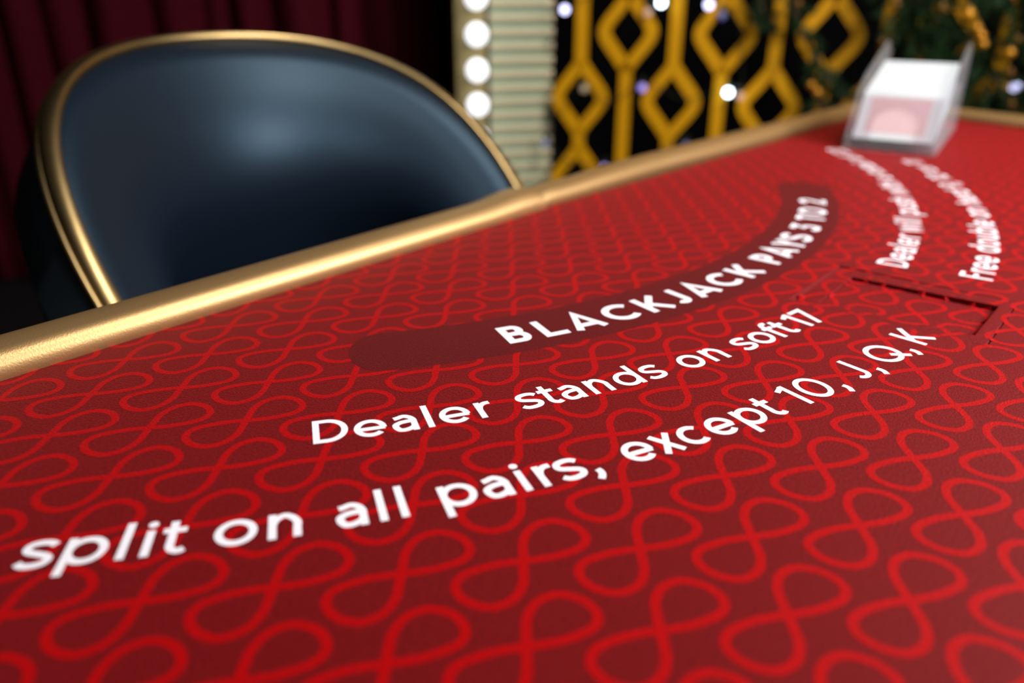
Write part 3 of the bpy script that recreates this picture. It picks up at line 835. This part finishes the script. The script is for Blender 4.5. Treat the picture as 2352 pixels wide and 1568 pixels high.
box('frame_rail', (0.10, -0.014, 1.88), (1.62, 0.014, 1.94), 'lattice', lat)
box('frame_rail', (0.10, -0.014, 0.0), (1.62, 0.014, 0.05), 'lattice', lat)

def on_screen(u, z, d=-0.03):
    """a point u along the screen, z up, d in front of it (negative = towards the room)"""
    return LBASE+Vector((u*math.cos(LYAW)-d*math.sin(LYAW), u*math.sin(LYAW)+d*math.cos(LYAW), z))
# string lights on the screen
LED = [(0.152, 0.885, 'led_lilac', 'lilac white'), (0.395, 0.903, 'led_white', 'bright white'), (0.509, 0.899, 'led_lilac', 'lilac white'), (0.575, 0.701, 'led_white', 'bright white'),
       (0.362, 0.704, 'led_violet', 'dim violet'), (0.210, 0.696, 'led_warm', 'dim warm'), (0.604, 0.693, 'led_rose', 'dim rose'), (1.186, 0.737, 'led_lilac', 'lilac white'),
       (0.364, 0.880, 'led_rose', 'dim rose'), (0.107, 0.550, 'led_blue', 'faint blue'), (0.274, 0.495, 'led_violet', 'dim violet'), (0.484, 0.566, 'led_blue', 'faint blue'), (0.542, 0.875, 'led_blue', 'faint blue')]
where = ['by the slatted panel, at the top of the screen', 'on the second amber bar, at the top of the picture', 'on the fourth lattice strand, at the top of the picture', 'on the bar right of the lower diamonds',
         'left of the lower middle diamond', 'inside the lower diamond nearest the slatted panel', 'beside the brightest lower light', 'among the fir needles near the edge of the picture',
         'on the upper diamond nearest the slatted panel', 'low by the slatted panel, just above the gold rim', 'low on the bar, touching the gold rim', 'under the lower middle diamond', 'inside the upper diamond left of the fir']
pr = bmesh.new(); bmesh.ops.create_uvsphere(pr, u_segments=12, v_segments=8, radius=0.0098)
led_me = bpy.data.meshes.new('diode'); pr.to_mesh(led_me); pr.free()
for (u, z, mt, tone), wh in zip(LED, where):
    p = on_screen(u, z, -0.028)
    e = empty('string_light', p)
    tag(e, f'{tone} string light {wh}', 'light', 'string lights on the lattice screen')
    me = led_me.copy(); me.materials.append(M[mt]); me.polygons.foreach_set('use_smooth', [True]*len(me.polygons))
    link(bpy.data.objects.new('diode', me), e)
    bm = bmesh.new(); bmesh.ops.create_cone(bm, cap_ends=True, segments=8, radius1=0.006, radius2=0.006, depth=0.014)
    s_ = bm_obj('holder', bm, 'wire', e); s_.location = (0, 0.004, 0.019)
# the thin cord that carries them
cord = [on_screen(u, z, -0.02) for u, z in spline([(0.09, 0.93), (0.152, 0.898), (0.28, 0.93), (0.395, 0.915), (0.46, 0.94), (0.509, 0.911), (0.58, 0.86), (0.60, 0.77), (0.604, 0.706), (0.575, 0.714), (0.47, 0.68), (0.362, 0.717), (0.28, 0.66), (0.210, 0.709), (0.14, 0.62), (0.107, 0.563), (0.18, 0.50), (0.274, 0.508), (0.38, 0.52), (0.484, 0.579), (0.70, 0.52), (0.95, 0.66), (1.186, 0.750), (1.30, 0.80)], 6)]
tag(sweep('light_cord', cord, ring(0.0012, 6), 'wire', up=Vector((0.31, 0.95, 0.1))), 'thin dark cord looped across the amber lattice', 'cord')

# ------------------------------------------------------------------ fir branches with amber baubles
rnd = random.Random(7)
def fir_branch(start, end, n_twigs, length, label, droop=0.06):
    root = empty('fir_branch', start)
    tag(root, label, 'fir branch', 'fir branches on the lattice screen')
    a = Vector((0, 0, 0)); b = Vector(end)-Vector(start)
    main = [a.lerp(b, t)+Vector((0, 0, -droop*math.sin(math.pi*t)*0.5)) for t in [i/10 for i in range(11)]]
    sweep('stem', main, ring(0.004, 6), 'twig', root, up=Vector((0.2, 0.9, 0.35)))
    verts = []; faces = []
    def needle(p, d, l, w):
        d = d.normalized(); s = d.cross(Vector((rnd.uniform(-1, 1), rnd.uniform(-1, 1), rnd.uniform(-1, 1)))).normalized()*w
        u = d.cross(s).normalized()*w
        k = len(verts)
        verts.extend([p+s, p-s*0.5+u*0.8, p-s*0.5-u*0.8, p+d*l])
        faces.extend([(k, k+1, k+3), (k+1, k+2, k+3), (k+2, k, k+3)])
    for i in range(n_twigs):
        t = (i+0.5)/n_twigs; k = min(9, int(t*10)); p = main[k].lerp(main[k+1], t*10-k); ax = (main[k+1]-main[k]).normalized()
        side = Vector((rnd.uniform(-1, 1), rnd.uniform(-0.8, 0.5), rnd.uniform(-1, 1)))
        side = (side-ax*side.dot(ax)).normalized()
        d = (ax*0.75+side).normalized(); l = length*rnd.uniform(0.6, 1.1)*(1-0.45*t)
        q = p+d*l
        for m in range(56):
            f = m/55; pp = p.lerp(q, f)
            sd = Vector((rnd.uniform(-1, 1), rnd.uniform(-1, 1), rnd.uniform(-1, 1)))
            needle(pp, d*0.7+sd.normalized()*0.8, rnd.uniform(0.016, 0.028), 0.0016)
    nd = mesh_obj('needles', verts, faces, 'needle', root); nd['kind'] = 'stuff'
    return root
BR = [((0.66, 0.98, -0.05), (0.84, 0.70, -0.07), 15, 0.050, 'slim fir branch hanging across the amber strand left of the large diamond'),
      ((0.77, 0.80, -0.05), (0.83, 0.60, -0.07), 14, 0.050, 'fir tip hanging under the large amber diamond, left of the shoe'),
      ((0.87, 1.06, -0.08), (1.05, 0.80, -0.12), 46, 0.11, 'dense fir branch sloping behind the top of the shoe'),
      ((0.92, 0.92, -0.09), (1.10, 0.66, -0.13), 46, 0.11, 'dense fir branch directly behind the card shoe'),
      ((0.97, 1.08, -0.10), (1.22, 0.84, -0.14), 46, 0.11, 'dense fir branch behind the chain of amber baubles'),
      ((1.10, 0.98, -0.11), (1.32, 0.70, -0.15), 44, 0.10, 'dense fir branch sloping past the lone amber bauble'),
      ((1.08, 0.84, -0.12), (1.30, 0.56, -0.16), 44, 0.11, 'dense fir branch low beside the lilac light near the picture edge'),
      ((0.90, 0.76, -0.10), (1.16, 0.54, -0.14), 40, 0.10, 'lowest fir branch, just above the far gold rim'),
      ((0.60, 1.00, -0.04), (0.66, 0.86, -0.06), 10, 0.045, 'short fir sprig on the fourth lattice strand')]
for (s0, e0, nt_, ln, lb) in BR:
    fir_branch(on_screen(*s0), on_screen(*e0), nt_, ln, lb)
BA = [(1.042, 0.887, 0.013, 'large bright amber bauble at the head of the chain behind the shoe'), (1.062, 0.862, 0.009, 'amber bauble second in the chain behind the shoe'), (1.072, 0.848, 0.010, 'amber bauble third in the chain behind the shoe'), (1.080, 0.832, 0.009, 'lowest amber bauble of the chain, above the shoe wall'),
      (1.131, 0.817, 0.010, 'amber bauble hanging alone right of the chain'), (1.139, 0.842, 0.007, 'small dim bauble above the lone amber one'), (0.765, 0.742, 0.008, 'amber bauble at the lower tip of the large diamond'), (0.780, 0.727, 0.009, 'amber bauble just under the large diamond tip'),
      (0.785, 0.678, 0.011, 'round amber bauble just above the gold rim, left of the shoe'), (1.140, 0.779, 0.008, 'dim amber bauble in the needles above the lilac light'), (1.155, 0.719, 0.008, 'dim amber bauble low by the lilac light'), (0.906, 0.904, 0.009, 'dim amber bauble at the top edge above the shoe'),
      (0.992, 0.898, 0.009, 'dim amber bauble between the shoe top and the chain'), (1.193, 0.800, 0.010, 'amber bauble at the edge of the picture'), (0.715, 0.905, 0.009, 'amber bauble at the top of the large diamond'), (0.891, 0.833, 0.007, 'small dim bauble left of the shoe wall tip')]
for u, z, r, lb in BA:
    e = empty('bauble', on_screen(u, z, -0.19)); tag(e, lb, 'bauble', 'amber baubles on the fir branches')
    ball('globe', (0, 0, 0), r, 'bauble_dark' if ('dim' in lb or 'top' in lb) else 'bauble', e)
    bm = bmesh.new(); bmesh.ops.create_cone(bm, cap_ends=True, segments=10, radius1=r*0.35, radius2=r*0.3, depth=r*0.5)
    c_ = bm_obj('cap', bm, 'gold', e); c_.location = (0, 0, r*1.15)
